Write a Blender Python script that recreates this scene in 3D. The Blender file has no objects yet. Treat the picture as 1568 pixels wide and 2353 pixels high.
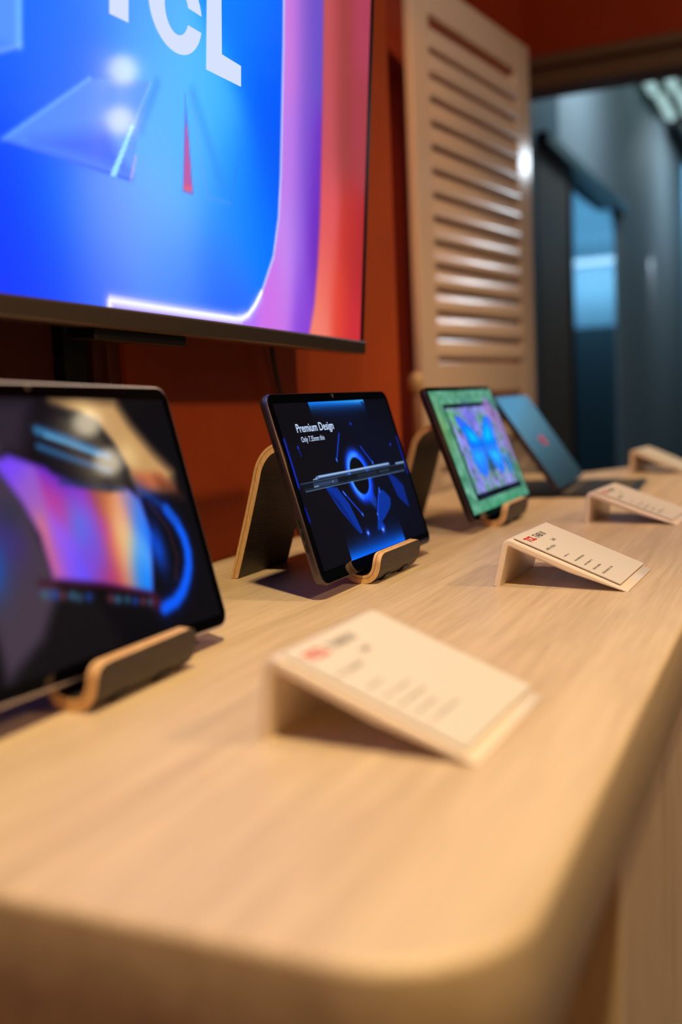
import bpy, bmesh, math, random
import numpy as np
from mathutils import Vector, Matrix
random.seed(4); rng = np.random.default_rng(4)
S = bpy.context.scene
COL = S.collection
T = 0.90                      # height of the table top above the floor; below, z = 0 is the table top
PI = math.pi

# ------------------------------------------------------------------ helpers
def lin(c):
    r = []
    for v in c[:3]:
        v = v / 255.0
        r.append(v / 12.92 if v <= 0.04045 else ((v + 0.055) / 1.055) ** 2.4)
    return (*r, 1.0)

def new_mat(name):
    m = bpy.data.materials.new(name); m.use_nodes = True
    nt = m.node_tree; b = nt.nodes['Principled BSDF']
    return m, nt, b

def mat(name, col, rough=0.5, metal=0.0, spec=0.5, bump=0.0, bscale=200.0, var=0.0, vscale=8.0, coat=0.0, emit=None, estr=0.0):
    m, nt, b = new_mat(name)
    c = lin(col)
    b.inputs['Base Color'].default_value = c
    b.inputs['Roughness'].default_value = rough
    b.inputs['Metallic'].default_value = metal
    b.inputs['Specular IOR Level'].default_value = spec
    b.inputs['Coat Weight'].default_value = coat
    b.inputs['Coat Roughness'].default_value = 0.08
    tc = nt.nodes.new('ShaderNodeTexCoord')
    if var > 0:
        n = nt.nodes.new('ShaderNodeTexNoise'); n.inputs['Scale'].default_value = vscale; n.inputs['Detail'].default_value = 5
        nt.links.new(tc.outputs['Object'], n.inputs['Vector'])
        r = nt.nodes.new('ShaderNodeValToRGB')
        r.color_ramp.elements[0].position = 0.3; r.color_ramp.elements[1].position = 0.7
        r.color_ramp.elements[0].color = (*[max(0, x * (1 - var)) for x in c[:3]], 1)
        r.color_ramp.elements[1].color = (*[min(1, x * (1 + var)) for x in c[:3]], 1)
        nt.links.new(n.outputs['Fac'], r.inputs['Fac']); nt.links.new(r.outputs['Color'], b.inputs['Base Color'])
    if bump > 0:
        n = nt.nodes.new('ShaderNodeTexNoise'); n.inputs['Scale'].default_value = bscale; n.inputs['Detail'].default_value = 4
        nt.links.new(tc.outputs['Object'], n.inputs['Vector'])
        bp = nt.nodes.new('ShaderNodeBump'); bp.inputs['Strength'].default_value = bump; bp.inputs['Distance'].default_value = 0.002
        nt.links.new(n.outputs['Fac'], bp.inputs['Height']); nt.links.new(bp.outputs['Normal'], b.inputs['Normal'])
    if emit:
        b.inputs['Emission Color'].default_value = lin(emit); b.inputs['Emission Strength'].default_value = estr
    return m

def wood_mat(name, c1, c2, rough, stretch=(60, 1.6, 60), bump=0.15, coat=0.0, fine=9.0):
    m, nt, b = new_mat(name)
    b.inputs['Roughness'].default_value = rough; b.inputs['Coat Weight'].default_value = coat; b.inputs['Coat Roughness'].default_value = 0.12
    tc = nt.nodes.new('ShaderNodeTexCoord'); mp = nt.nodes.new('ShaderNodeMapping')
    mp.inputs['Scale'].default_value = stretch
    nt.links.new(tc.outputs['Object'], mp.inputs['Vector'])
    n = nt.nodes.new('ShaderNodeTexNoise'); n.inputs['Scale'].default_value = 1.0; n.inputs['Detail'].default_value = 6; n.inputs['Distortion'].default_value = 0.6
    nt.links.new(mp.outputs['Vector'], n.inputs['Vector'])
    n2 = nt.nodes.new('ShaderNodeTexNoise'); n2.inputs['Scale'].default_value = fine; n2.inputs['Detail'].default_value = 3
    nt.links.new(mp.outputs['Vector'], n2.inputs['Vector'])
    mx = nt.nodes.new('ShaderNodeMath'); mx.operation = 'MULTIPLY_ADD'; mx.inputs[1].default_value = 0.45
    nt.links.new(n2.outputs['Fac'], mx.inputs[0])
    ml = nt.nodes.new('ShaderNodeMath'); ml.operation = 'MULTIPLY'; ml.inputs[1].default_value = 0.55
    nt.links.new(n.outputs['Fac'], ml.inputs[0]); nt.links.new(ml.outputs[0], mx.inputs[2])
    r = nt.nodes.new('ShaderNodeValToRGB')
    r.color_ramp.elements[0].position = 0.36; r.color_ramp.elements[1].position = 0.62
    r.color_ramp.elements[0].color = lin(c1); r.color_ramp.elements[1].color = lin(c2)
    nt.links.new(mx.outputs[0], r.inputs['Fac']); nt.links.new(r.outputs['Color'], b.inputs['Base Color'])
    bp = nt.nodes.new('ShaderNodeBump'); bp.inputs['Strength'].default_value = bump; bp.inputs['Distance'].default_value = 0.0006
    nt.links.new(mx.outputs[0], bp.inputs['Height']); nt.links.new(bp.outputs['Normal'], b.inputs['Normal'])
    return m

def obj(name, bm, m, parent=None, smooth=False, loc=None, mw=None):
    me = bpy.data.meshes.new(name)
    if isinstance(bm, tuple):
        me.from_pydata(bm[0], [], bm[1])
    else:
        bmesh.ops.recalc_face_normals(bm, faces=bm.faces); bm.to_mesh(me); bm.free()
    for mm in (m if isinstance(m, (list, tuple)) else [m]): me.materials.append(mm)
    if smooth:
        me.shade_smooth()
        me.set_sharp_from_angle(angle=math.radians(35))
        for pg in me.polygons:
            if len(pg.vertices) > 4: pg.use_smooth = False
    o = bpy.data.objects.new(name, me); COL.objects.link(o)
    if parent: o.parent = parent
    if loc: o.location = loc
    if mw is not None: o.matrix_local = mw
    return o

def tag(o, label, cat, group=None):
    o['label'] = label; o['category'] = cat
    if group: o['group'] = group
    return o

def thing(name, label, cat, loc=(0, 0, 0), rz=0, group=None, matrix=None):
    o = bpy.data.objects.new(name, None); COL.objects.link(o); o.empty_display_size = 0.02
    if matrix is not None: o.matrix_world = matrix
    else: o.location = loc; o.rotation_euler = (0, 0, rz)
    return tag(o, label, cat, group)

def struct(name, bm, m, **k):
    o = obj(name, bm, m, **k); o['kind'] = 'structure'; return o

def box(bm, lo, hi, bev=0.0, seg=2):
    r = bmesh.ops.create_cube(bm, size=1.0)
    for v in r['verts']:
        v.co = Vector([(lo[i] + hi[i]) / 2 + v.co[i] * (hi[i] - lo[i]) for i in range(3)])
    if bev > 0:
        es = list({e for v in r['verts'] for e in v.link_edges})
        bmesh.ops.bevel(bm, geom=es, offset=bev, segments=seg, affect='EDGES', profile=0.5)
    return bm

def BX(lo, hi, bev=0.0, seg=2): return box(bmesh.new(), lo, hi, bev, seg)

def rrect(x0, y0, x1, y1, r, n=8):
    pts = []
    for cx, cy, a0 in ((x1 - r, y1 - r, 0), (x0 + r, y1 - r, 90), (x0 + r, y0 + r, 180), (x1 - r, y0 + r, 270)):
        for i in range(n + 1):
            a = math.radians(a0 + 90 * i / n); pts.append((cx + r * math.cos(a), cy + r * math.sin(a)))
    return pts

def loft(rings, caps=True):
    bm = bmesh.new(); vs = [[bm.verts.new(p) for p in r] for r in rings]
    n = len(rings[0])
    for a, b in zip(vs, vs[1:]):
        for i in range(n): bm.faces.new((a[i], a[(i + 1) % n], b[(i + 1) % n], b[i]))
    if caps: bm.faces.new(vs[0]); bm.faces.new(vs[-1])
    return bm

def slab(x0, y0, x1, y1, r, z0, z1, e, n=8):
    """rounded rectangle plate with softened rims, thickness z0..z1"""
    def ring(ins, z): return [(x, y, z) for x, y in rrect(x0 + ins, y0 + ins, x1 - ins, y1 - ins, max(r - ins, 0.0004), n)]
    return loft([ring(e, z0), ring(e * .3, z0 + e * .3), ring(0, z0 + e), ring(0, z1 - e), ring(e * .3, z1 - e * .3), ring(e, z1)])

def lathe(prof, seg=32, cx=0, cy=0):
    return loft([[(cx + r * math.cos(2 * PI * i / seg), cy + r * math.sin(2 * PI * i / seg), z) for i in range(seg)] for r, z in prof])

def tube(pts, r, seg=12):
    pts = [Vector(p) for p in pts]; rings = []
    for i, p in enumerate(pts):
        t = (pts[min(i + 1, len(pts) - 1)] - pts[max(i - 1, 0)]).normalized()
        a = t.orthogonal().normalized() if i == 0 else (pa - t * pa.dot(t)).normalized()
        pa = a; b = t.cross(a)
        rings.append([tuple(p + r * (a * math.cos(2 * PI * k / seg) + b * math.sin(2 * PI * k / seg))) for k in range(seg)])
    return loft(rings)

def catmull(P, n=6):
    out = []
    for i in range(len(P) - 1):
        p0, p1, p2, p3 = P[max(i - 1, 0)], P[i], P[i + 1], P[min(i + 2, len(P) - 1)]
        for k in range(n):
            t = k / n
            out.append(tuple(0.5 * ((2 * b) + (-a + c) * t + (2 * a - 5 * b + 4 * c - d) * t * t + (-a + 3 * b - 3 * c + d) * t ** 3) for a, b, c, d in zip(p0, p1, p2, p3)))
    out.append(tuple(P[-1])); return out

def frame(P, a, r, roll=0):
    """plane standing at P (its lower left corner): x along the table, y up the leaning face, z out of the face"""
    dy = Vector((-math.sin(r), math.cos(r), 0)); n = Vector((math.cos(r), math.sin(r), 0))
    up = Vector((0, 0, 1)) * math.cos(a) - n * math.sin(a)
    x = dy * math.cos(roll) + up * math.sin(roll); y = -dy * math.sin(roll) + up * math.cos(roll)
    z = x.cross(y)
    return Matrix(((x.x, y.x, z.x, P[0]), (x.y, y.y, z.y, P[1]), (x.z, y.z, z.z, P[2]), (0, 0, 0, 1)))

FONTS = {}
def text(name, body, m, parent, size, loc=(0, 0, 0), width=None, rot=None, bold=0.0, shear=0.0, sx=1.0, align='LEFT', extr=0.0):
    cu = bpy.data.curves.new(name, 'FONT'); cu.body = body; cu.size = size; cu.offset = bold * size; cu.align_x = align; cu.shear = shear; cu.extrude = extr
    cu.resolution_u = 4
    o = bpy.data.objects.new(name, cu); COL.objects.link(o)
    bpy.context.view_layer.update()
    dg = bpy.context.evaluated_depsgraph_get()
    me = bpy.data.meshes.new_from_object(o.evaluated_get(dg))
    bpy.data.objects.remove(o)
    xs = [v.co.x for v in me.vertices]
    k = sx
    if width: k = width / (max(xs) - min(xs))
    for v in me.vertices: v.co.x *= k
    me.materials.clear(); me.materials.append(m)
    q = bpy.data.objects.new(name, me); COL.objects.link(q); q.parent = parent
    q.location = loc
    if rot: q.rotation_euler = rot
    return q

# ------------------------------------------------------------------ painting of lit display pictures (emission colour per vertex)
class Picture:
    def __init__(s, x0, y0, x1, y1, nx, ny, base=(0, 0, 0)):
        s.nx, s.ny = nx, ny
        s.X, s.Y = np.meshgrid(np.linspace(x0, x1, nx), np.linspace(y0, y1, ny))
        s.box = (x0, y0, x1, y1); s.C = np.zeros((ny, nx, 3)) + np.array(base, float)
    def sd(s, P):
        P = np.array(P, float); d = np.full(s.X.shape, 1e9); ins = np.zeros(s.X.shape, bool); n = len(P)
        for i in range(n):
            a, b = P[i], P[(i + 1) % n]; e = b - a; L = e @ e + 1e-12
            t = np.clip(((s.X - a[0]) * e[0] + (s.Y - a[1]) * e[1]) / L, 0, 1)
            d = np.minimum(d, np.hypot(s.X - a[0] - t * e[0], s.Y - a[1] - t * e[1]))
            c = (a[1] > s.Y) != (b[1] > s.Y)
            xx = a[0] + (s.Y - a[1]) * (b[0] - a[0]) / (b[1] - a[1] + 1e-12)
            ins ^= c & (s.X < xx)
        return np.where(ins, -d, d)
    def ld(s, P):
        P = np.array(P, float); d = np.full(s.X.shape, 1e9)
        for a, b in zip(P, P[1:]):
            e = b - a; L = e @ e + 1e-12
            t = np.clip(((s.X - a[0]) * e[0] + (s.Y - a[1]) * e[1]) / L, 0, 1)
            d = np.minimum(d, np.hypot(s.X - a[0] - t * e[0], s.Y - a[1] - t * e[1]))
        return d
    def mix(s, M, c):
        c = np.asarray(c, float); s.C = s.C * (1 - M[..., None]) + c * M[..., None]
    def poly(s, P, c, soft=1.0, al=1.0): s.mix(np.clip(0.5 - s.sd(P) / soft, 0, 1) * al, c)
    def line(s, P, w, c, soft=1.0, al=1.0): s.mix(np.clip(0.5 - (s.ld(P) - w / 2) / soft, 0, 1) * al, c)
    def glow(s, P, w, c, al=1.0): s.mix(np.exp(-(s.ld(P) / w) ** 2) * al, c)
    def blob(s, x, y, rx, ry, c, al=1.0, p=2):
        s.mix(np.exp(-((np.abs(s.X - x) / rx) ** p + (np.abs(s.Y - y) / ry) ** p)) * al, c)
    def samples(s, L, k=30.0, ky=None):
        W = np.zeros(s.X.shape); A = np.zeros(s.C.shape); ky = ky or k
        for x, y, r, g, b in L:
            d = ((s.X - x) / k) ** 2 + ((s.Y - y) / ky) ** 2
            w = np.exp(-d / 2) + 1e-5 / (1 + d) ** 2; W += w; A += w[..., None] * np.array((r, g, b))
        return A / W[..., None]
    def noise(s, sx, sy, seed=0):
        r = np.random.default_rng(seed); g = r.random((80, 80))
        u = (s.X / sx) % 78; v = (s.Y / sy) % 78
        i = u.astype(int); j = v.astype(int); fu = u - i; fv = v - j
        fu = fu * fu * (3 - 2 * fu); fv = fv * fv * (3 - 2 * fv)
        return (g[j, i] * (1 - fu) + g[j, i + 1] * fu) * (1 - fv) + (g[j + 1, i] * (1 - fu) + g[j + 1, i + 1] * fu) * fv
    def build(s, name, m, parent, z, sc=0.001, rad=0.0):
        nx, ny = s.nx, s.ny
        co = np.stack([s.X * sc, s.Y * sc, np.full(s.X.shape, z)], -1).reshape(-1, 3)
        idx = np.arange(nx * ny).reshape(ny, nx)
        f = np.stack([idx[:-1, :-1], idx[:-1, 1:], idx[1:, 1:], idx[1:, :-1]], -1).reshape(-1, 4)
        me = bpy.data.meshes.new(name)
        me.vertices.add(len(co)); me.vertices.foreach_set('co', co.ravel().astype(np.float32))
        me.loops.add(f.size); me.loops.foreach_set('vertex_index', f.ravel().astype(np.int32))
        me.polygons.add(len(f)); me.polygons.foreach_set('loop_start', np.arange(0, f.size, 4, dtype=np.int32))
        me.update(); me.validate()
        c = np.clip(s.C, 0, 255) / 255.0
        c = np.where(c <= 0.04045, c / 12.92, ((c + 0.055) / 1.055) ** 2.4)
        at = me.color_attributes.new('picture', 'FLOAT_COLOR', 'POINT')
        at.data.foreach_set('color', np.concatenate([c, np.ones((ny, nx, 1))], -1).ravel().astype(np.float32))
        me.materials.append(m)
        o = bpy.data.objects.new(name, me); COL.objects.link(o); o.parent = parent
        return o

def display_mat(name, strength=1.0, rough=0.04, spec=0.5):
    m, nt, b = new_mat(name)
    a = nt.nodes.new('ShaderNodeAttribute'); a.attribute_name = 'picture'
    b.inputs['Base Color'].default_value = (0.004, 0.004, 0.005, 1)
    b.inputs['Roughness'].default_value = rough; b.inputs['Specular IOR Level'].default_value = spec
    nt.links.new(a.outputs['Color'], b.inputs['Emission Color']); b.inputs['Emission Strength'].default_value = strength
    return m

# ------------------------------------------------------------------ materials
M_TABLE = wood_mat('pale_ash_laminate', (187, 162, 131), (213, 189, 157), 0.42, stretch=(55, 2.0, 55), bump=0.12)
M_BASE = wood_mat('pale_cabinet_laminate', (182, 158, 136), (208, 184, 160), 0.5, stretch=(30, 30, 2), bump=0.05)
M_ORANGE = mat('orange_paint', (160, 66, 20), 0.7, spec=.2, bump=0.10, bscale=60, var=0.10, vscale=7)
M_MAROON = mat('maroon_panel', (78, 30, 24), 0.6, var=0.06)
M_BRTRIM = mat('brown_trim', (92, 44, 26), 0.5)
M_RUST = mat('rust_paint', (188, 66, 18), 0.7, var=0.06, vscale=3)
M_BLACK = mat('black_plastic', (12, 12, 13), 0.4)
M_BLKMET = mat('black_metal', (14, 14, 16), 0.35, metal=0.6)
M_GLASSBLK = mat('black_glass', (3, 3, 4), 0.035)
M_TVBAR = mat('grey_brushed_metal', (120, 104, 92), 0.35, metal=0.9)
M_TABFRAME = mat('dark_anodised_metal', (92, 82, 90), 0.26, metal=0.85)
M_TABFRAME3 = mat('near_black_anodised_metal', (60, 50, 60), 0.28, metal=0.8)
M_SILVER = mat('silver_anodised_metal', (190, 184, 192), 0.5, metal=0.35)
M_LETTER_W = mat('white_lit_lettering', (20, 20, 20), 0.4, emit=(196, 218, 255), estr=0.95)
M_LETTER_TV = mat('pale_lit_lettering', (20, 20, 20), 0.4, emit=(212, 224, 255), estr=1.0)
M_LOGORED = mat('red_logo', (210, 40, 60), 0.5, emit=(150, 30, 50), estr=0.35)
M_PLY_L = wood_mat('birch_ply_edge', (192, 146, 96), (226, 186, 134), 0.6, stretch=(900, 120, 120), bump=0.3)
M_PLY_D = mat('glue_line', (96, 52, 26), 0.7)
M_STAIN = wood_mat('black_stained_veneer', (28, 22, 23), (56, 47, 46), 0.5, stretch=(240, 40, 500), bump=0.9, fine=3)
M_ACRYL = mat('cream_acrylic', (226, 210, 194), 0.34, coat=0.3)
M_CARD = mat('white_card', (208, 200, 192), 0.55)
M_RED = mat('red_ink', (196, 20, 24), 0.6)
M_INK = mat('black_ink', (30, 26, 28), 0.6)
M_INKG = mat('grey_ink', (92, 84, 82), 0.6)
M_SHUT = mat('cream_gloss_paint', (218, 190, 164), 0.17, bump=0.04, bscale=90)
M_KNOB = wood_mat('beige_turned_wood', (176, 136, 92), (206, 166, 116), 0.4, stretch=(40, 40, 8))
M_POST = wood_mat('brown_turned_wood', (120, 78, 44), (150, 100, 60), 0.5, stretch=(60, 60, 6))
M_HEADER = mat('dark_bronze_metal', (136, 114, 94), 0.5)
M_CHAR = mat('charcoal_panel', (68, 58, 48), 0.45)
M_RAIL = mat('black_teal_rail', (18, 42, 54), 0.3)
M_STEEL = mat('blue_grey_wall_panel', (116, 130, 138), 0.6, metal=0.15, var=0.03, vscale=1.5)
M_TEAL = mat('dark_teal_jamb', (40, 66, 78), 0.5)
M_FLOOR = mat('grey_stone_floor', (96, 92, 90), 0.45, var=0.1, vscale=4)
M_CEIL = mat('dark_ceiling', (60, 62, 60), 0.8)
M_BROOM = mat('pale_blue_room_wall', (116, 170, 196), 0.6)
M_COUNTER = mat('pale_blue_shelf', (190, 212, 226), 0.5)
M_DARKT = mat('dark_teal_cabinet', (40, 74, 90), 0.5)
M_TUBE = mat('cool_tube', (200, 220, 220), 0.5, emit=(180, 216, 216), estr=0.8)
M_LOUVRE = mat('grey_fixture_frame', (120, 126, 118), 0.5)
M_KEYS = mat('dark_grey_fabric', (70, 64, 60), 0.7, bump=0.3, bscale=900)
M_KEYCAP = mat('black_keycap', (30, 29, 29), 0.5)

def glass_mat():
    m = bpy.data.materials.new('blue_tinted_glass'); m.use_nodes = True; nt = m.node_tree; nt.nodes.clear()
    o = nt.nodes.new('ShaderNodeOutputMaterial'); mx = nt.nodes.new('ShaderNodeMixShader')
    t = nt.nodes.new('ShaderNodeBsdfTransparent'); t.inputs['Color'].default_value = (0.72, 0.88, 0.95, 1)
    g = nt.nodes.new('ShaderNodeBsdfGlossy'); g.inputs['Roughness'].default_value = 0.06
    mx.inputs[0].default_value = 0.10
    nt.links.new(t.outputs[0], mx.inputs[1]); nt.links.new(g.outputs[0], mx.inputs[2])
    nt.links.new(mx.outputs[0], o.inputs[0]); return m
M_PANE = glass_mat()

# ------------------------------------------------------------------ room shell
struct('floor', BX((-3, -2, -T - .05), (4, 10, -T)), M_FLOOR)
struct('ceiling', BX((-3, -2, 2.0), (4, 3.3, 2.05)), M_CEIL)
# orange wall behind the television, ends before the shutter; dark panel further left
struct('wall_left', BX((-.80, .748, -T), (-.542, 1.412, 2.0)), M_ORANGE)
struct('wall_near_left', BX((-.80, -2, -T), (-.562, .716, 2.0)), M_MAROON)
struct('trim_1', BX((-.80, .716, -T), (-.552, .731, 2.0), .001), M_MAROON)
struct('trim_2', BX((-.80, .731, -T), (-.547, .748, 2.0), .002), M_BRTRIM)
struct('wall_far_left', BX((-.84, 1.412, -T), (-.79, 3.2, 2.0)), M_RUST)
# far wall above the opening, with its door head
struct('wall_far', BX((-.84, 3.2, 1.150), (4, 3.3, 2.0)), M_RUST)
hd = bmesh.new(); box(hd, (-.84, 3.17, 1.118), (4, 3.32, 1.150), .004); box(hd, (-.84, 3.19, 1.062), (4, 3.32, 1.118), .003)
struct('trim_3', hd, M_HEADER)
# corridor beyond
struct('trim_4', BX((-.92, 3.32, -T), (-.83, 3.86, 1.78)), M_TEAL)
w = bmesh.new()
box(w, (-.92, 3.87, 1.0), (-.83, 5.12, 1.78)); box(w, (-.842, 5.12, -T), (-.83, 9.5, 1.78))
# rounded upper corner of the glazed opening
R0 = .16; vs = [(5.12, 1.0)] + [(5.12 - R0 + R0 * math.cos(math.radians(a)), 1.0 - R0 + R0 * math.sin(math.radians(a))) for a in range(0, 91, 10)]
a = [w.verts.new((-.83, y, z)) for y, z in vs]; b = [w.verts.new((-.842, y, z)) for y, z in vs]
w.faces.new(a); w.faces.new(b)
for i in range(len(vs)): w.faces.new((a[i], a[(i + 1) % len(vs)], b[(i + 1) % len(vs)], b[i]))
struct('wall_corridor_left', w, M_STEEL)
struct('wall_corridor_end', BX((-3, 9.5, -T), (4, 9.55, 1.78)), M_STEEL)
struct('unseen_dark_panel', BX((-.82, 9.42, -T), (1.8, 9.5, 1.46)), M_CHAR)  # unseen dark panel, added to darken what the leaning tablet's screen mirrors low down
struct('wall_corridor_right', BX((1.8, 3.32, -T), (1.86, 9.5, 1.78)), M_CHAR)
struct('ceiling_corridor', BX((-.92, 3.3, 1.78), (1.9, 9.5, 1.82)), M_CEIL)
# back room seen through the pane
struct('wall_back_room', BX((-3, 6.5, -T), (-.843, 6.55, 1.78)), M_BROOM)
struct('trim_5', BX((-3, 6.40, -T), (-.845, 6.5, .53)), M_DARKT)
struct('trim_6', BX((-3, 6.36, .90), (-.845, 6.5, .935), .004), M_COUNTER)

pn = thing('charcoal_partition_panel', 'tall charcoal panel under the dark corridor rail, left of the blue glass door', 'partition panel', (-.83, 3.78, -T))
obj('panel', BX((-.03, -.27, 0), (.004, .235, T + .975), .003), M_CHAR, pn)
obj('edge_strip', BX((-.03, .235, 0), (.012, .275, T + .975), .003), M_BLACK, pn)
struct('door_1', BX((-.842, 4.07, -T + .02), (-.836, 5.115, .99)), M_PANE)
rl = obj('handrail', BX((-.02, -.82, -.024), (.02, .86, .024), .006), M_RAIL, None, loc=(-.81, 4.35, 1.0))
tag(rl, 'black-teal rail running along the corridor wall above the glass door', 'rail')

# louvred fluorescent fittings on the corridor ceiling
for i, (y0, y1, x0) in enumerate(((5.40, 6.02, -.765), (6.10, 6.62, -.745), (7.0, 7.9, -.66))):
    lb = ('bank of pale tubes on the corridor ceiling, nearest of the three', 'bank of pale tubes on the corridor ceiling, middle of the three', 'bank of pale tubes on the corridor ceiling, farthest of the three')[i]
    cl = thing('ceiling_light', lb, 'ceiling light', (x0, y0, 1.78), 0, 'tube lights on the corridor ceiling')
    f = bmesh.new(); box(f, (-.04, -.02, -.025), (.80, 0, 0)); box(f, (-.04, y1 - y0, -.025), (.80, y1 - y0 + .02, 0)); box(f, (-.06, -.02, -.03), (-.04, y1 - y0 + .02, 0))
    obj('frame', f, M_LOUVRE, cl)
    for k in range(8):
        tb = obj('tube', tube([(k * .105, .02, -.035), (k * .105, y1 - y0 - .02, -.035)], .026, 10), M_TUBE, cl)

# ------------------------------------------------------------------ table
tb = thing('display_counter', 'long pale ash-laminate display counter with a rounded front corner, carrying the tablets', 'counter', (-.307, 1.15, -T))
def outline(ins):
    x0, x1, y0, y1, r = -.541 + ins, -.0720 - ins, .2428 + ins, 2.06 - ins, .050
    pts = [(x0, y0)]
    for k in range(13):
        a = math.radians(-90 + 90 * k / 12); pts.append((x1 - r + r * math.cos(a), y0 + r + r * math.sin(a)))
    pts += [(x1, y1), (-.315, y1), (-.372, 1.935), (x0, 1.905)]
    return pts
def oz(ins, z): return [(x + .307, y - 1.15, z + T) for x, y in outline(ins)]
obj('tabletop', loft([oz(.0025, -.052), oz(.0007, -.0513), oz(0, -.0495)] + [oz(.0042 * (1 - math.cos(math.radians(a))), -.0042 * (1 - math.sin(math.radians(a)))) for a in range(0, 91, 15)]), M_TABLE, tb, smooth=True)
obj('base_cabinet', BX((-.54 + .307, .45 - 1.15, 0), (-.0748 + .307, 1.88 - 1.15, T - .052), .002), M_BASE, tb)
obj('plinth', BX((-.53 + .307, .47 - 1.15, 0), (-.07 + .307, 1.86 - 1.15, .06)), M_CHAR, tb)

# ------------------------------------------------------------------ television
B = Vector((-.455, 1.0747, .2136))
x = Vector((-.003, 1, -.0175)).normalized(); y = Vector((math.sin(.072), 0, math.cos(.072))); y = (y - x * x.dot(y)).normalized(); z = x.cross(y)
MTV = Matrix(((x.x, y.x, z.x, B.x), (x.y, y.y, z.y, B.y), (x.z, y.z, z.z, B.z), (0, 0, 0, 1)))
tv = thing('television', 'large wall television tilted forward over the counter, showing a bright blue and red picture', 'television', matrix=MTV)
W, H = 1.235, .715
obj('housing', BX((-W + .004, .010, -.022), (-.004, H - .003, -.002), .003), M_BLACK, tv)
obj('back_box', BX((-W + .12, .03, -.050), (-.12, H - .25, -.0221), .008), M_BLACK, tv)
fr = bmesh.new(); box(fr, (-W, .006, -.006), (-W + .009, H, .001), .0008); box(fr, (-.009, .006, -.006), (0, H, .001), .0008); box(fr, (-W, H - .009, -.006), (0, H, .001), .0008)
obj('bezel', fr, M_BLKMET, tv)
obj('wall_bracket', BX((-.72, .15, -.117), (-.46, .30, -.050), .004), M_BLKMET, tv)
obj('bottom_bar', BX((-W, -.0085, -.022), (0.001, .0065, .004), .002), M_TVBAR, tv)
obj('sensor_ledge', BX((-.475, -.0165, -.030), (-.357, -.0086, -.004), .001), M_BLACK, tv)

P = Picture(-1226, 6.6, -9.2, 706, 487, 281)
SB = [(-573, 77, 0, 60, 240), (-574, 26, 0, 40, 245), (-551, 23, 0, 70, 255), (-534, 58, 0, 100, 255), (-490, 65, 110, 150, 255), (-440, 57, 115, 165, 255), (-383, 81, 115, 180, 255), (-382, 42, 85, 150, 255), (-317, 56, 50, 130, 250), (-304, 94, 40, 140, 255), (-259, 101, 0, 115, 250), (-228, 144, 0, 85, 235), (-224, 221, 0, 85, 240), (-249, 251, 0, 100, 250), (-280, 259, 0, 125, 255), (-334, 175, 70, 180, 255), (-385, 178, 90, 185, 255), (-414, 186, 90, 175, 255), (-441, 205, 75, 150, 255), (-490, 190, 60, 120, 255), (-512, 158, 80, 120, 255), (-533, 139, 70, 110, 250), (-549, 160, 20, 100, 250), (-533, 178, 10, 110, 255), (-565, 130, 10, 80, 245), (-465, 23, 70, 110, 255), (-513, 19, 50, 85, 250), (-555, 12, 30, 60, 250), (-382, 25, 70, 120, 255), (-316, 28, 40, 90, 250), (-575, 7, 30, 50, 245), (-353, 120, 90, 175, 250), (-291, 132, 30, 140, 255), (-413, 140, 100, 175, 255), (-220, 400, 0, 80, 230), (-350, 380, 60, 160, 255), (-500, 350, 40, 110, 250), (-650, 200, 0, 60, 230), (-650, 60, 0, 50, 235), (-900, 300, 60, 140, 250), (-1100, 400, 0, 70, 230), (-400, 600, 20, 90, 240)]
P.C = P.samples(SB, 30.0)
PRI = [(-572, 98), (-487, 157), (-416, 174), (-431, 136), (-440, 99)]
P.poly(PRI, (100, 150, 255), 1.5, .75); P.line([(-572, 98), (-487, 157)], 1.6, (140, 200, 255), 3, .7); P.line([(-572, 98), (-440, 99)], 1.4, (50, 86, 235), 2.5, .7)
P.poly([(-545, 103), (-470, 128), (-440, 102)], (62, 96, 245), 14, .7)
P.line([(-438, 137), (-416, 173)], 1.6, (150, 205, 255), 2.5, .6); P.line([(-428, 137), (-408, 175)], 4, (50, 110, 235), 10, .5)
P.poly([(-465, 97.6), (-458, 97.7), (-436.5, 137), (-440.4, 137)], (150, 220, 255), 1.5)
P.poly([(-441.5, 99), (-438.5, 99), (-433, 118), (-435, 118)], (195, 170, 245), 2, .8)
P.poly([(-369.6, 176), (-371.8, 103), (-356.4, 103), (-364.6, 150)], (84, 110, 235), 3, .8)
P.poly([(-369.2, 160), (-370.4, 104.5), (-358, 104.5), (-365.4, 148)], (186, 92, 160), 1.5); P.poly([(-370.2, 108), (-370.3, 104.8), (-358, 104.8), (-359, 109)], (222, 96, 120), 3)
P.line([(-362, 182), (-336, 105), (-298, 106)], 1.5, (120, 150, 245), 3, .45); P.line([(-358, 180), (-312, 118)], 6, (50, 125, 240), 14, .45)
P.line([(-298, 106), (-285, 150), (-290, 170)], 1.2, (60, 110, 235), 3, .4)
P.poly([(-620, 171), (-553.7, 190), (-554, 158), (-572, 149), (-620, 138)], (92, 150, 255), 3, .7); P.poly([(-620, 420), (-553.7, 420), (-554, 158), (-620, 150)], (92, 150, 255), 3, .6)
P.line([(-556, 420), (-556, 158)], 4, (120, 195, 255), 6, .8); P.line([(-554, 158), (-590, 141)], 1.6, (150, 190, 255), 3, .7)
EDGE = [(-208.8, 900), (-208.8, 300), (-207.8, 263), (-207.6, 206), (-207.6, 148), (-209.8, 109), (-218.5, 72), (-236.6, 42.8), (-250, 26), (-262, 16), (-275, 11.2), (-287, 10.2), (-350, 10.3), (-412, 10.9), (-464.5, 11.6), (-465.5, -20)]
out = EDGE + [(40, -20), (40, 900)]
C0 = P.C.copy()
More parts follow.
